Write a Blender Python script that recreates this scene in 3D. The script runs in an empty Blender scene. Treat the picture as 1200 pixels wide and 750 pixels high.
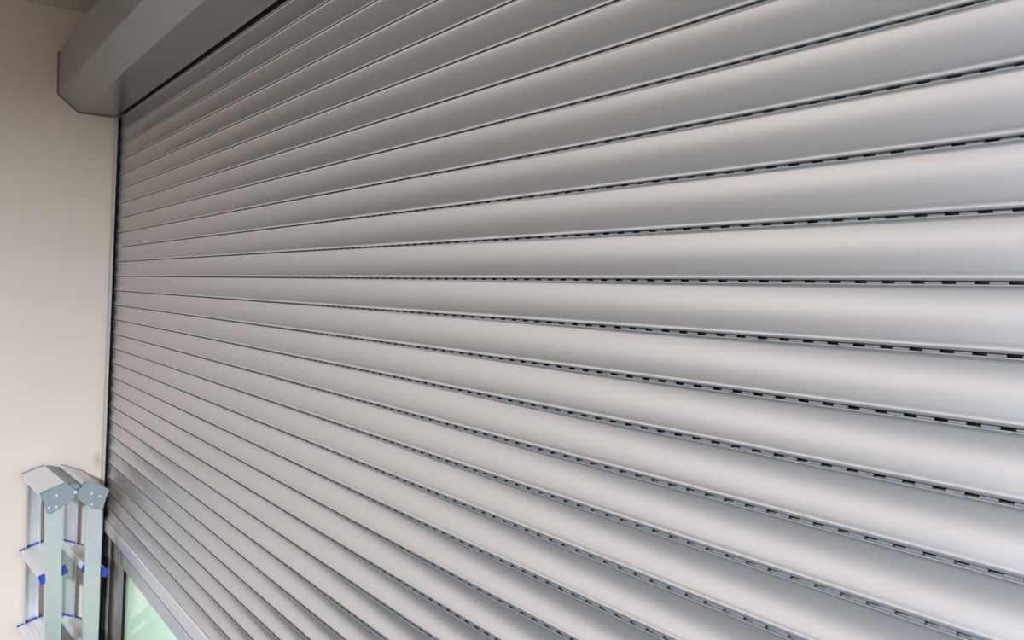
import bpy, bmesh, math, random
from mathutils import Vector, Matrix, noise

random.seed(7)
S = bpy.context.scene
COL = S.collection
EYE = 1.53                      # camera height above the floor (metres)

# ------------------------------------------------------------------ camera
cam_d = bpy.data.cameras.new('camera')
cam = bpy.data.objects.new('camera', cam_d)
COL.objects.link(cam)
S.camera = cam
cam_d.sensor_fit = 'HORIZONTAL'
cam_d.sensor_width = 36.0
cam_d.lens = 36.0 * 1074.1 / 1200.0
cam_d.clip_start = 0.02
yaw, pitch, roll = 0.5930, -0.0183, 0.0462
fw = Vector((-math.cos(yaw) * math.cos(pitch), math.sin(yaw) * math.cos(pitch), math.sin(pitch)))
rt = fw.cross(Vector((0, 0, 1))).normalized()
up = rt.cross(fw)
r2 = rt * math.cos(roll) + up * math.sin(roll)
u2 = -rt * math.sin(roll) + up * math.cos(roll)
M = Matrix((r2, u2, -fw)).transposed().to_4x4()
M.translation = Vector((3.7888, -0.697, EYE))
cam.matrix_world = M

# ------------------------------------------------------------------ world, lights, exposure
W = bpy.data.worlds.new('world')
S.world = W
W.use_nodes = True
W.node_tree.nodes['Background'].inputs[0].default_value = (0.75, 0.85, 1.0, 1)
W.node_tree.nodes['Background'].inputs[1].default_value = 0.1

def area(name, loc, sx, sy, power, color, rot=(0, 0, 0), spread=180):
    d = bpy.data.lights.new(name, 'AREA')
    d.shape = 'RECTANGLE'
    d.size, d.size_y = sx, sy
    d.energy = power
    d.color = color
    d.spread = math.radians(spread)
    o = bpy.data.objects.new(name, d)
    o.location = loc
    o.rotation_euler = rot
    COL.objects.link(o)
    return o

COOL = (0.88, 0.99, 1.19)
CEIL = EYE + 1.012
# louvred ceiling lamp and an added fill light, shining down with a cut-off angle
area('ceiling_lamp_and_fill', (4.6, -3.0, CEIL - 0.02), 1.8, 0.4, 1230, COOL, spread=174)
area('ceiling_lamp_and_fill', (0.9, -4.6, CEIL - 0.02), 0.4, 1.8, 92, COOL, spread=146)  # unseen extra light, added to brighten the wall reflected in the right-hand slats

S.view_settings.view_transform = 'Standard'
S.view_settings.look = 'None'
S.view_settings.gamma = 1.0
S.view_settings.use_curve_mapping = False
S.view_settings.exposure = 0.0

# ------------------------------------------------------------------ materials
def mat(name, color, rough=0.5, metal=0.0, var=0.0, vscale=6.0, bump=0.0, bscale=200.0, spec=0.5, trans=0.0, stretch=None, coat=0.0):
    m = bpy.data.materials.new(name)
    m.use_nodes = True
    nt = m.node_tree
    b = nt.nodes['Principled BSDF']
    b.inputs['Base Color'].default_value = (*color, 1)
    b.inputs['Roughness'].default_value = rough
    b.inputs['Metallic'].default_value = metal
    b.inputs['Specular IOR Level'].default_value = spec
    b.inputs['Transmission Weight'].default_value = trans
    b.inputs['Coat Weight'].default_value = coat
    tc = nt.nodes.new('ShaderNodeTexCoord')
    vec = tc.outputs['Object']
    if stretch:
        mp = nt.nodes.new('ShaderNodeMapping')
        mp.inputs['Scale'].default_value = stretch
        nt.links.new(vec, mp.inputs['Vector'])
        vec = mp.outputs['Vector']
    if var > 0:
        n = nt.nodes.new('ShaderNodeTexNoise')
        n.inputs['Scale'].default_value = vscale
        n.inputs['Detail'].default_value = 5
        nt.links.new(vec, n.inputs['Vector'])
        r = nt.nodes.new('ShaderNodeValToRGB')
        r.color_ramp.elements[0].position = 0.3
        r.color_ramp.elements[1].position = 0.7
        r.color_ramp.elements[0].color = (*[c * (1 - var) for c in color], 1)
        r.color_ramp.elements[1].color = (*[min(1, c * (1 + var)) for c in color], 1)
        nt.links.new(n.outputs['Fac'], r.inputs['Fac'])
        nt.links.new(r.outputs['Color'], b.inputs['Base Color'])
    if bump > 0:
        n2 = nt.nodes.new('ShaderNodeTexNoise')
        n2.inputs['Scale'].default_value = bscale
        n2.inputs['Detail'].default_value = 3
        nt.links.new(vec, n2.inputs['Vector'])
        bp = nt.nodes.new('ShaderNodeBump')
        bp.inputs['Strength'].default_value = bump
        bp.inputs['Distance'].default_value = 0.001
        nt.links.new(n2.outputs['Fac'], bp.inputs['Height'])
        nt.links.new(bp.outputs['Normal'], b.inputs['Normal'])
    return m

M_SLAT = mat('silver_slat_paint', (0.515, 0.505, 0.505), 0.335, 0.93, var=0.025, vscale=900, bump=0.05, bscale=1500)
M_HOOK = mat('bare_hook_metal', (0.105, 0.104, 0.106), 0.6, 0.3, var=0.05, vscale=60)
M_BAR = mat('silver_bar_aluminium', (0.60, 0.60, 0.615), 0.36, 0.75, var=0.03, vscale=40)
M_BOX = mat('grey_box_paint', (0.265, 0.255, 0.25), 0.25, 0.55, var=0.03, vscale=5)
M_EDGE = mat('dark_edge', (0.10, 0.09, 0.08), 0.6)
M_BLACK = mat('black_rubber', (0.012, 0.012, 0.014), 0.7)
M_GUIDE = mat('guide_aluminium', (0.36, 0.335, 0.29), 0.6, 0.0, var=0.03, vscale=20)
M_WALL = mat('cream_wall_paint', (0.555, 0.46, 0.37), 0.75, var=0.02, vscale=2.5, bump=0.15, bscale=160)
M_CEIL = mat('ceiling_paint', (0.50, 0.45, 0.36), 0.85, var=0.02, vscale=3)
M_FLOOR = mat('pale_green_floor_coating', (0.042, 0.041, 0.034), 0.6, spec=0.3, var=0.03, vscale=3)
M_ALU = mat('ladder_aluminium', (0.60, 0.60, 0.59), 0.36, 0.8, var=0.03, vscale=30)
M_TREAD = mat('tread_aluminium', (0.70, 0.68, 0.66), 0.45, 0.55, var=0.03, vscale=30)
M_BRACK = mat('grey_bracket_plastic', (0.185, 0.205, 0.21), 0.55, var=0.03, vscale=40)
M_BLUE = mat('blue_plastic', (0.008, 0.036, 0.27), 0.45, var=0.03, vscale=40)
M_RIVET = mat('bright_rivet', (0.85, 0.86, 0.86), 0.3, 0.8)
M_FRAME = mat('window_frame_aluminium', (0.60, 0.59, 0.60), 0.30, 0.75, var=0.02, vscale=20)
M_GLASS = mat('pale_green_glass', (0.53, 0.71, 0.50), 0.06, var=0.02, vscale=3, spec=0.5)
M_MARK = mat('dark_scuff', (0.16, 0.15, 0.14), 0.7)

# wall: fine plaster lines and scuffs with a shape of their own
def wall_wear(m):
    nt = m.node_tree
    b = nt.nodes['Principled BSDF']
    src = b.inputs['Base Color'].links[0].from_socket
    tc = [n for n in nt.nodes if n.type == 'TEX_COORD'][0]
    n = nt.nodes.new('ShaderNodeTexNoise')
    n.inputs['Scale'].default_value = 9
    n.inputs['Detail'].default_value = 8
    n.inputs['Roughness'].default_value = 0.75
    nt.links.new(tc.outputs['Object'], n.inputs['Vector'])
    r = nt.nodes.new('ShaderNodeValToRGB')
    r.color_ramp.elements[0].position = 0.66
    r.color_ramp.elements[1].position = 0.76
    r.color_ramp.elements[0].color = (0, 0, 0, 1)
    r.color_ramp.elements[1].color = (0.22, 0.22, 0.22, 1)
    nt.links.new(n.outputs['Fac'], r.inputs['Fac'])
    mx = nt.nodes.new('ShaderNodeMixRGB')
    mx.inputs['Color2'].default_value = (0.36, 0.32, 0.28, 1)
    nt.links.new(r.outputs['Color'], mx.inputs['Fac'])
    nt.links.new(src, mx.inputs['Color1'])
    # a rubbed grey smear in the corner above the ladder
    mp = nt.nodes.new('ShaderNodeMapping')
    mp.inputs['Location'].default_value = (0.0, 0.034 / 0.022, -0.855 / 0.04)
    mp.inputs['Scale'].default_value = (0.0, 1 / 0.022, 1 / 0.04)
    g = nt.nodes.new('ShaderNodeTexGradient')
    g.gradient_type = 'SPHERICAL'
    ml = nt.nodes.new('ShaderNodeMath')
    ml.operation = 'MULTIPLY'
    n3 = nt.nodes.new('ShaderNodeTexNoise')
    n3.inputs['Scale'].default_value = 140
    mx2 = nt.nodes.new('ShaderNodeMixRGB')
    mx2.inputs['Color2'].default_value = (0.22, 0.21, 0.19, 1)
    nt.links.new(tc.outputs['Object'], mp.inputs['Vector'])
    nt.links.new(mp.outputs['Vector'], g.inputs['Vector'])
    nt.links.new(tc.outputs['Object'], n3.inputs['Vector'])
    nt.links.new(g.outputs['Fac'], ml.inputs[0])
    nt.links.new(n3.outputs['Fac'], ml.inputs[1])
    nt.links.new(ml.outputs[0], mx2.inputs['Fac'])
    nt.links.new(mx.outputs['Color'], mx2.inputs['Color1'])
    nt.links.new(mx2.outputs['Color'], b.inputs['Base Color'])
wall_wear(M_WALL)

# ------------------------------------------------------------------ mesh helpers
def link(name, me, m, parent=None):
    o = bpy.data.objects.new(name, me)
    COL.objects.link(o)
    if m and not me.materials:
        me.materials.append(m)
    if parent:
        o.parent = parent
    return o

def box_verts(lo, hi):
    (x0, y0, z0), (x1, y1, z1) = lo, hi
    return [(x0, y0, z0), (x1, y0, z0), (x1, y1, z0), (x0, y1, z0),
            (x0, y0, z1), (x1, y0, z1), (x1, y1, z1), (x0, y1, z1)]

BF = [(0, 3, 2, 1), (4, 5, 6, 7), (0, 1, 5, 4), (1, 2, 6, 5), (2, 3, 7, 6), (3, 0, 4, 7)]

def add_box(bm, lo, hi, fn=None):
    vs = [bm.verts.new(fn(v) if fn else v) for v in box_verts(lo, hi)]
    for f in BF:
        bm.faces.new([vs[i] for i in f])

def add_prism(bm, poly, axis, a0, a1, fn=None):
    """poly of 2-D points extruded along one axis (0: (b,c)=(y,z))"""
    def put(a, p):
        v = [0, 0, 0]
        v[axis] = a
        o = [i for i in range(3) if i != axis]
        v[o[0]], v[o[1]] = p
        return fn(tuple(v)) if fn else tuple(v)
    A = [bm.verts.new(put(a0, p)) for p in poly]
    B = [bm.verts.new(put(a1, p)) for p in poly]
    n = len(poly)
    bm.faces.new(A)
    bm.faces.new(B[::-1])
    for i in range(n):
        bm.faces.new((A[i], B[i], B[(i + 1) % n], A[(i + 1) % n]))

def add_cyl(bm, p0, p1, r, n=12, fn=None):
    p0, p1 = Vector(p0), Vector(p1)
    d = (p1 - p0).normalized()
    a = d.orthogonal().normalized()
    b = d.cross(a)
    A, B = [], []
    for i in range(n):
        t = 2 * math.pi * i / n
        o = (a * math.cos(t) + b * math.sin(t)) * r
        A.append(bm.verts.new(fn(tuple(p0 + o)) if fn else p0 + o))
        B.append(bm.verts.new(fn(tuple(p1 + o)) if fn else p1 + o))
    bm.faces.new(A)
    bm.faces.new(B[::-1])
    for i in range(n):
        bm.faces.new((A[i], B[i], B[(i + 1) % n], A[(i + 1) % n]))

def done(name, bm, m, parent=None, bevel=0.0, seg=2, smooth=False):
    if bevel > 0:
        bmesh.ops.bevel(bm, geom=bm.edges[:], offset=bevel, segments=seg, affect='EDGES', clamp_overlap=True)
    bmesh.ops.recalc_face_normals(bm, faces=bm.faces[:])
    me = bpy.data.meshes.new(name)
    bm.to_mesh(me)
    bm.free()
    if smooth:
        for p in me.polygons:
            p.use_smooth = True
    return link(name, me, m, parent)

def box(name, lo, hi, m, parent=None, bevel=0.0):
    bm = bmesh.new()
    add_box(bm, lo, hi)
    return done(name, bm, m, parent, bevel)

def thing(name, loc, label, cat, group=None):
    o = bpy.data.objects.new(name, None)
    o.location = loc
    COL.objects.link(o)
    o['label'] = label
    o['category'] = cat
    if group:
        o['group'] = group
    return o

def struct(o):
    o['kind'] = 'structure'
    return o

# ------------------------------------------------------------------ the room
RX = 9.5          # right wall
BY = -6.0          # wall behind the camera
struct(box('floor', (-0.1, BY - 0.1, -0.1), (RX + 0.1, 0.20, 0.0), M_FLOOR))
struct(box('ceiling', (-0.1, BY - 0.1, CEIL), (RX + 0.1, 0.20, CEIL + 0.1), M_CEIL))
struct(box('wall_left', (-0.1, BY - 0.1, 0.0), (0.0, 0.20, CEIL), M_WALL))
struct(box('wall_right', (RX, BY - 0.1, 0.0), (RX + 0.1, 0.20, CEIL), M_WALL))
struct(box('wall_back', (0.0, BY - 0.1, 0.0), (RX, BY, CEIL), M_WALL))
struct(box('wall_front', (0.0, 0.10, 0.0), (RX, 0.20, CEIL), M_WALL))
SHX = 9.42         # right end of the curtain
struct(box('wall_lintel', (0.0, 0.03, EYE + 0.80), (RX, 0.10, CEIL), M_WALL))

# glazed window below the raised shutter
win = struct(bpy.data.objects.new('window_1', None))
COL.objects.link(win)
win.location = (0, 0, 0)
WT = EYE - 1.046       # underside of the head rail
def groove_strip(name, x0, x1, z0, z1):
    """upright extrusion with a raised middle and rounded edges"""
    w = x1 - x0
    pts = [(x0, 0.075), (x0, 0.034), (x0 + 0.10 * w, 0.030), (x0 + 0.30 * w, 0.030), (x0 + 0.36 * w, 0.036),
           (x0 + 0.44 * w, 0.036), (x0 + 0.50 * w, 0.026), (x0 + 0.60 * w, 0.022), (x0 + 0.85 * w, 0.022),
           (x0 + 0.95 * w, 0.027), (x1, 0.036), (x1, 0.075)]
    bm = bmesh.new()
    add_prism(bm, pts, 2, z0, z1)
    return done(name, bm, M_FRAME, win)
groove_strip('stile', 0.040, 0.200, 0.0, EYE - 0.93)
bm = bmesh.new()
add_prism(bm, [(0.075, WT), (0.036, WT), (0.027, WT + 0.004), (0.022, WT + 0.012), (0.022, WT + 0.088),
               (0.026, WT + 0.095), (0.030, WT + 0.116), (0.075, WT + 0.116)], 0, 0.2, SHX)
done('head_rail', bm, M_FRAME, win)
box('sill_rail', (0.2, 0.024, 0.0), (SHX, 0.075, 0.09), M_FRAME, win, 0.004)
for x in (1.62, 3.10, 4.58):
    box('mullion', (x, 0.024, 0.09), (x + 0.07, 0.075, WT), M_FRAME, win, 0.004)
for x0, x1 in ((0.2, 1.62), (1.69, 3.10), (3.17, 4.58), (4.65, SHX)):
    p = box('pane', (x0 + 0.002, 0.045, 0.092), (x1 - 0.002, 0.051, WT - 0.002), M_GLASS, win)
    g = bmesh.new()
    e = 0.004
    for lo, hi in (((x0, 0.036, 0.09), (x0 + e, 0.045, WT)), ((x1 - e, 0.036, 0.09), (x1, 0.045, WT)),
                   ((x0, 0.036, WT - e), (x1, 0.045, WT)), ((x0, 0.036, 0.09), (x1, 0.045, 0.09 + e))):
        add_box(g, lo, hi)
    done('gasket', g, M_BLACK, p)

# ------------------------------------------------------------------ roller shutter curtain
D = 0.055
Z0 = EYE + 0.0321
HS = 0.0031
X0, X1 = 0.004, SHX
shutter = thing('roller_shutter', (0, 0, 0), 'silver aluminium roller shutter curtain of concave slats lowered across the opening', 'roller shutter')

def slat_mesh():
    prof = [(0.0045, 0.0022), (0.0006, 0.0020), (0.0, 0.0024), (-0.0006, 0.0046), (-0.0007, 0.0066), (0.0, 0.0080)]
    za, zb, n = 0.0080, 0.0526, 14
    for i in range(1, n + 1):
        t = i / n
        prof.append((HS * 4 * t * (1 - t), za + (zb - za) * t))
    prof += [(-0.0008, 0.0530), (-0.0010, 0.0536), (-0.0006, 0.0541), (0.0006, 0.0543), (0.0020, 0.0537), (0.0048, 0.0529)]
    vs, fs = [], []
    for x in (X0, X1):
        for y, z in prof:
            vs.append((x, y, z))
    n = len(prof)
    smooth_n = n - 1
    for i in range(n - 1):
        fs.append((i, n + i, n + i + 1, i + 1))
    # slotted hook strip
    y0, y1 = 0.0042, 0.0056
    zl, zh, zt = 0.0528, 0.0574, 0.0600
    P, SL = 0.0270, 0.0122
    k = int((X1 - X0) / P)
    def quad(a, b, c, d):
        i = len(vs)
        vs.extend((a, b, c, d))
        fs.append((i, i + 1, i + 2, i + 3))
    quad((X0, y0, zh), (X1, y0, zh), (X1, y0, zt), (X0, y0, zt))
    x = X0
    for j in range(k + 1):
        xa = X0 + 0.006 + j * P
        xb = min(xa + SL, X1)
        xa = min(xa, X1)
        quad((x, y0, zl), (xa, y0, zl), (xa, y0, zh), (x, y0, zh))
        if xb > xa + 0.001:
            quad((xa, y0, zl), (xa, y1, zl), (xa, y1, zh), (xa, y0, zh))
            quad((xb, y0, zl), (xb, y1, zl), (xb, y1, zh), (xb, y0, zh))
            quad((xa, y0, zh), (xb, y0, zh), (xb, y1, zh), (xa, y1, zh))
        x = xb
    if x < X1:
        quad((x, y0, zl), (X1, y0, zl), (X1, y0, zh), (x, y0, zh))
    # rear wall of the hollow slat
    quad((X0, 0.0115, 0.002), (X1, 0.0115, 0.002), (X1, 0.0115, 0.0535), (X0, 0.0115, 0.0535))
    quad((X0, 0.0045, 0.0022), (X1, 0.0045, 0.0022), (X1, 0.0115, 0.0020), (X0, 0.0115, 0.0020))
    quad((X0, 0.0115, 0.0535), (X1, 0.0115, 0.0535), (X1, 0.0105, 0.0600), (X0, 0.0105, 0.0600))
    me = bpy.data.meshes.new('slat')
    me.from_pydata(vs, [], fs)
    me.update()
    for i in range(smooth_n):
        me.polygons[i].use_smooth = True
    me.materials.append(M_SLAT)
    me.materials.append(M_HOOK)
    for i in range(smooth_n, len(me.polygons)):
        me.polygons[i].material_index = 1
    return me

SM = slat_mesh()
# sideways play of each slat in the guides
SHIFT = {4: 0.007, 3: 0.011, 2: 0.004, 1: 0.0106, 0: 0.0084, -1: 0.0089, -2: 0.0101, -3: 0.0084, -4: 0.0100}
for k in range(-17, 13):
    o = link('slat', SM, None, shutter)
    o.location = (SHIFT.get(k, random.uniform(0.004, 0.011)), random.uniform(-0.0002, 0.0002), Z0 + k * D)
bb = bmesh.new()
zb0, zb1 = EYE - 0.9505, Z0 - 17 * D + 0.0015
add_prism(bb, [(0.010, zb0), (-0.001, zb0), (-0.003, zb0 + 0.002), (-0.003, zb1 - 0.006), (-0.001, zb1 - 0.001), (0.001, zb1 - 0.0005), (0.010, zb1 - 0.0005)], 0, X0, X1)
bar = done('bottom_bar', bb, M_BAR, shutter)
box('rubber_seal', (X0 + 0.002, 0.001, zb0 - 0.006), (X1 - 0.002, 0.009, zb0), M_BLACK, bar)

# guide channel at the wall end of the curtain
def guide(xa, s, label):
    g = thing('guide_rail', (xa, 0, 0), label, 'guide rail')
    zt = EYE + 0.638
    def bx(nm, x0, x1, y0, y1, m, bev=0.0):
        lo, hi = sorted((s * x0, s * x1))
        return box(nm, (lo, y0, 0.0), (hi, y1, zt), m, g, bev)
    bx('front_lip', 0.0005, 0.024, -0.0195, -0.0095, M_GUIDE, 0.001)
    bx('gap_shade_strip', 0.0005, 0.0035, -0.0095, 0.0150, M_BLACK)  # black strip stands in for the shade inside the guide gap
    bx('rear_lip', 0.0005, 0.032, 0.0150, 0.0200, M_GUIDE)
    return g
guide(0.0, 1, 'slim grey guide channel with black strip for the shaded gap between cream wall and shutter')

# ------------------------------------------------------------------ shutter box
sb = thing('shutter_box', (0.0, -0.1, EYE + 0.64), 'grey metal shutter box with chamfered front edge above the shutter', 'shutter box')
def bxp(name, pts, x0, x1, m):
    bm = bmesh.new()
    add_prism(bm, [(y + 0.1, z - 0.64) for y, z in pts], 0, x0, x1)
    return done(name, bm, m, sb)
P0, P1, P2, P3 = (-0.2205, 0.848), (-0.2175, 0.697), (-0.146, 0.640), (-0.019, 0.6405)
t = 0.004
bxp('front_panel', [P0, P1, (P1[0] + t, P1[1]), (P0[0] + t, P0[1])], 0.006, RX - 0.004, M_BOX)
bxp('chamfer_panel', [P1, P2, (P2[0] + 0.002, P2[1] + t), (P1[0] + t, P1[1] + 0.002)], 0.006, RX - 0.004, M_BOX)
bxp('bottom_panel', [P2, P3, (P3[0], P3[1] + t), (P2[0], P2[1] + t)], 0.006, RX - 0.004, M_BOX)
bxp('inner_lip', [(P3[0], P3[1] + t), (P3[0] - t, P3[1] + t), (P3[0] - t, P3[1] + 0.06), (P3[0], P3[1] + 0.06)], 0.006, RX - 0.004, M_BLACK)
bxp('top_panel', [P0, (0.029, 0.848), (0.029, 0.844), (P0[0], 0.844)], 0.006, RX - 0.004, M_BOX)
o = 0.003
bxp('end_plate', [(P0[0] - o, P0[1] + o), (P1[0] - o, P1[1] - 0.001), (P2[0] - 0.001, P2[1] - o), (-0.0300, P3[1] - o + 0.0005), (-0.0300, P0[1] + o)], 0.0005, 0.006, M_EDGE)

# ------------------------------------------------------------------ folded step ladder
LA = Vector((0.020, -0.294, EYE - 0.991))
LD = Vector((0.998, 0.064, 0)).normalized()
LN = Vector((-LD.y, LD.x, 0))
ZF = -LA.z                                   # floor in ladder heights
lad = thing('step_ladder', (LA.x, LA.y, 0.0), 'folded aluminium step ladder with blue tread caps and grey top brackets by the shutter', 'step ladder')
lad.rotation_euler = (0, 0, math.atan2(LD.y, LD.x))
lad.location = (LA.x, LA.y, 0.0)
LZ = LA.z                                     # local z offset: heights given relative to the first tread

def up_(p):
    return (p[0], p[1], p[2] + LZ)

def rail(v0t, v1t, v0b, v1b, zt, u_web, s, label=None):
    """C-channel rail: web at u_web, flanges towards s; v range given at z=0.19 and z=-0.2"""
    zb = ZF + 0.012
    def vat(a, b, z):
        return a + (b - a) * (0.19 - z) / 0.39 * 0.6
    th, fl = 0.0025, 0.024
    prof = lambda a, b: [(0, a), (0, b), (fl * s, b), (fl * s, b - th), (th * s, b - th), (th * s, a + th), (fl * s, a + th), (fl * s, a)]
    T = prof(vat(v0t, v0b, zt), vat(v1t, v1b, zt))
    B = prof(vat(v0t, v0b, zb), vat(v1t, v1b, zb))
    bm = bmesh.new()
    vt = [bm.verts.new(up_((u_web + u, v, zt))) for u, v in T]
    vb = [bm.verts.new(up_((u_web + u, v, zb))) for u, v in B]
    n = len(vt)
    bm.faces.new(vt)
    bm.faces.new(vb[::-1])
    for i in range(n):
        bm.faces.new((vt[i], vt[(i + 1) % n], vb[(i + 1) % n], vb[i]))
    r = done('rail', bm, M_ALU, lad)
    va, vc = vat(v0t, v0b, zb), vat(v1t, v1b, zb)
    f = bmesh.new()
    lo, hi = sorted((u_web - 0.003 * s, u_web + (fl + 0.003) * s))
    add_box(f, up_((lo, va - 0.004, ZF)), up_((hi, vc + 0.004, ZF + 0.035)))
    done('rubber_foot', f, M_BLACK, r, 0.002)
    return r

U1 = 0.389
rails = [rail(0.012, 0.061, 0.029, 0.078, 0.262, U1, -1), rail(0.138, 0.188, 0.143, 0.192, 0.250, U1, -1),
         rail(0.018, 0.066, 0.025, 0.073, 0.268, -0.002, 1), rail(0.142, 0.193, 0.150, 0.193, 0.262, -0.002, 1)]

def tread(a, b, cap, top=False):
    """a=(v,z), b=(v,z): the two long edges of the walking surface"""
    (va, za), (vb, zb) = a, b
    L = math.hypot(vb - va, zb - za)
    dv, dz = (vb - va) / L, (zb - za) / L
    nv, nz = -dz, dv
    def fr(p):      # (u, along, up)
        return up_((p[0], va + dv * p[1] + nv * p[2], za + dz * p[1] + nz * p[2]))
    e0, e1 = 0.010, 0.377
    bm = bmesh.new()
    add_box(bm, (e0, 0.001, -0.006), (e1, L - 0.001, -0.002), fr)
    add_box(bm, (e0, 0.001, -0.024), (e1, 0.004, -0.006), fr)
    add_box(bm, (e0, L - 0.004, -0.024), (e1, L - 0.001, -0.006), fr)
    t_ = done('top_tread' if top else 'tread', bm, M_TREAD, lad)
    rb = bmesh.new()
    for i in range(5):
        c = L * (0.16 + 0.17 * i)
        add_box(rb, (e0, c - 0.0045, -0.002), (e1, c + 0.0045, -0.0012), fr)
    done('grip_ribs', rb, M_TREAD, t_)
    for u0, u1 in ((e0 - 0.007, e0 + 0.004), (e1 - 0.014, e1 + 0.0015)):
        c = bmesh.new()
        w = 0.003 if u0 > 0.1 else -0.001
        add_box(c, (u0, -w, -0.027), (u1, L + w, 0.0016), fr)
        q = done('end_cap', c, cap, t_, 0.0008)
        if not top:
            q['label'] = 'blue plastic tread cap'
    return t_

tread((0.0, 0.0), (0.079, 0.028), M_BLUE)
tread((0.143, 0.025), (0.218, -0.004), M_BLUE)
tread((0.001, -0.281), (0.086, -0.252), M_BLUE)
tread((0.155, -0.260), (0.218, -0.285), M_BLUE)
tread((-0.004, 0.283), (0.075, 0.312), M_BRACK, True)
tread((0.133, 0.309), (0.208, 0.280), M_BRACK, True)

PL = [(-0.009, 0.278), (0.031, 0.304), (0.070, 0.315), (0.094, 0.296), (0.099, 0.265), (0.064, 0.241), (0.023, 0.215), (0.011, 0.220), (0.006, 0.252)]
PR = [(0.101, 0.275), (0.111, 0.291), (0.136, 0.312), (0.185, 0.298), (0.208, 0.278), (0.195, 0.251), (0.190, 0.218), (0.168, 0.215), (0.135, 0.233), (0.108, 0.258)]
for ua, ub, side in ((U1 + 0.0005, U1 + 0.0075, 1), (-0.0095, -0.0025, -1)):
    for poly in (PL, PR):
        bm = bmesh.new()
        if side < 0:
            poly = [(min(max(v, 0.020), 0.190), min(z - 0.012, 0.285)) for v, z in poly]
        add_prism(bm, poly, 0, ua, ub, up_)
        h = done('hinge_bracket', bm, M_BRACK, lad, 0.0012)
        if side > 0:
            spots = [(0.040, 0.277), (0.018, 0.237), (0.041, 0.238)] if poly is PL else [(0.150, 0.273), (0.151, 0.236), (0.176, 0.262)]
            for v, z in spots:
                c = bmesh.new()
                add_cyl(c, (ub - 0.001, v, z), (ub + 0.002, v, z), 0.004, 10, up_)
                done('rivet', c, M_RIVET, h)
c = bmesh.new()
add_cyl(c, (-0.0105, 0.097, 0.283), (U1 + 0.012, 0.097, 0.283), 0.006, 12, up_)
done('pivot_bolt', c, M_RIVET, lad)
c = bmesh.new()
add_prism(c, [(0.080, 0.302), (0.086, 0.309), (0.112, 0.305), (0.116, 0.298), (0.114, 0.292), (0.082, 0.292)], 0, 0.004, U1 - 0.004, up_)
done('hinge_bar', c, M_BRACK, lad, 0.001)
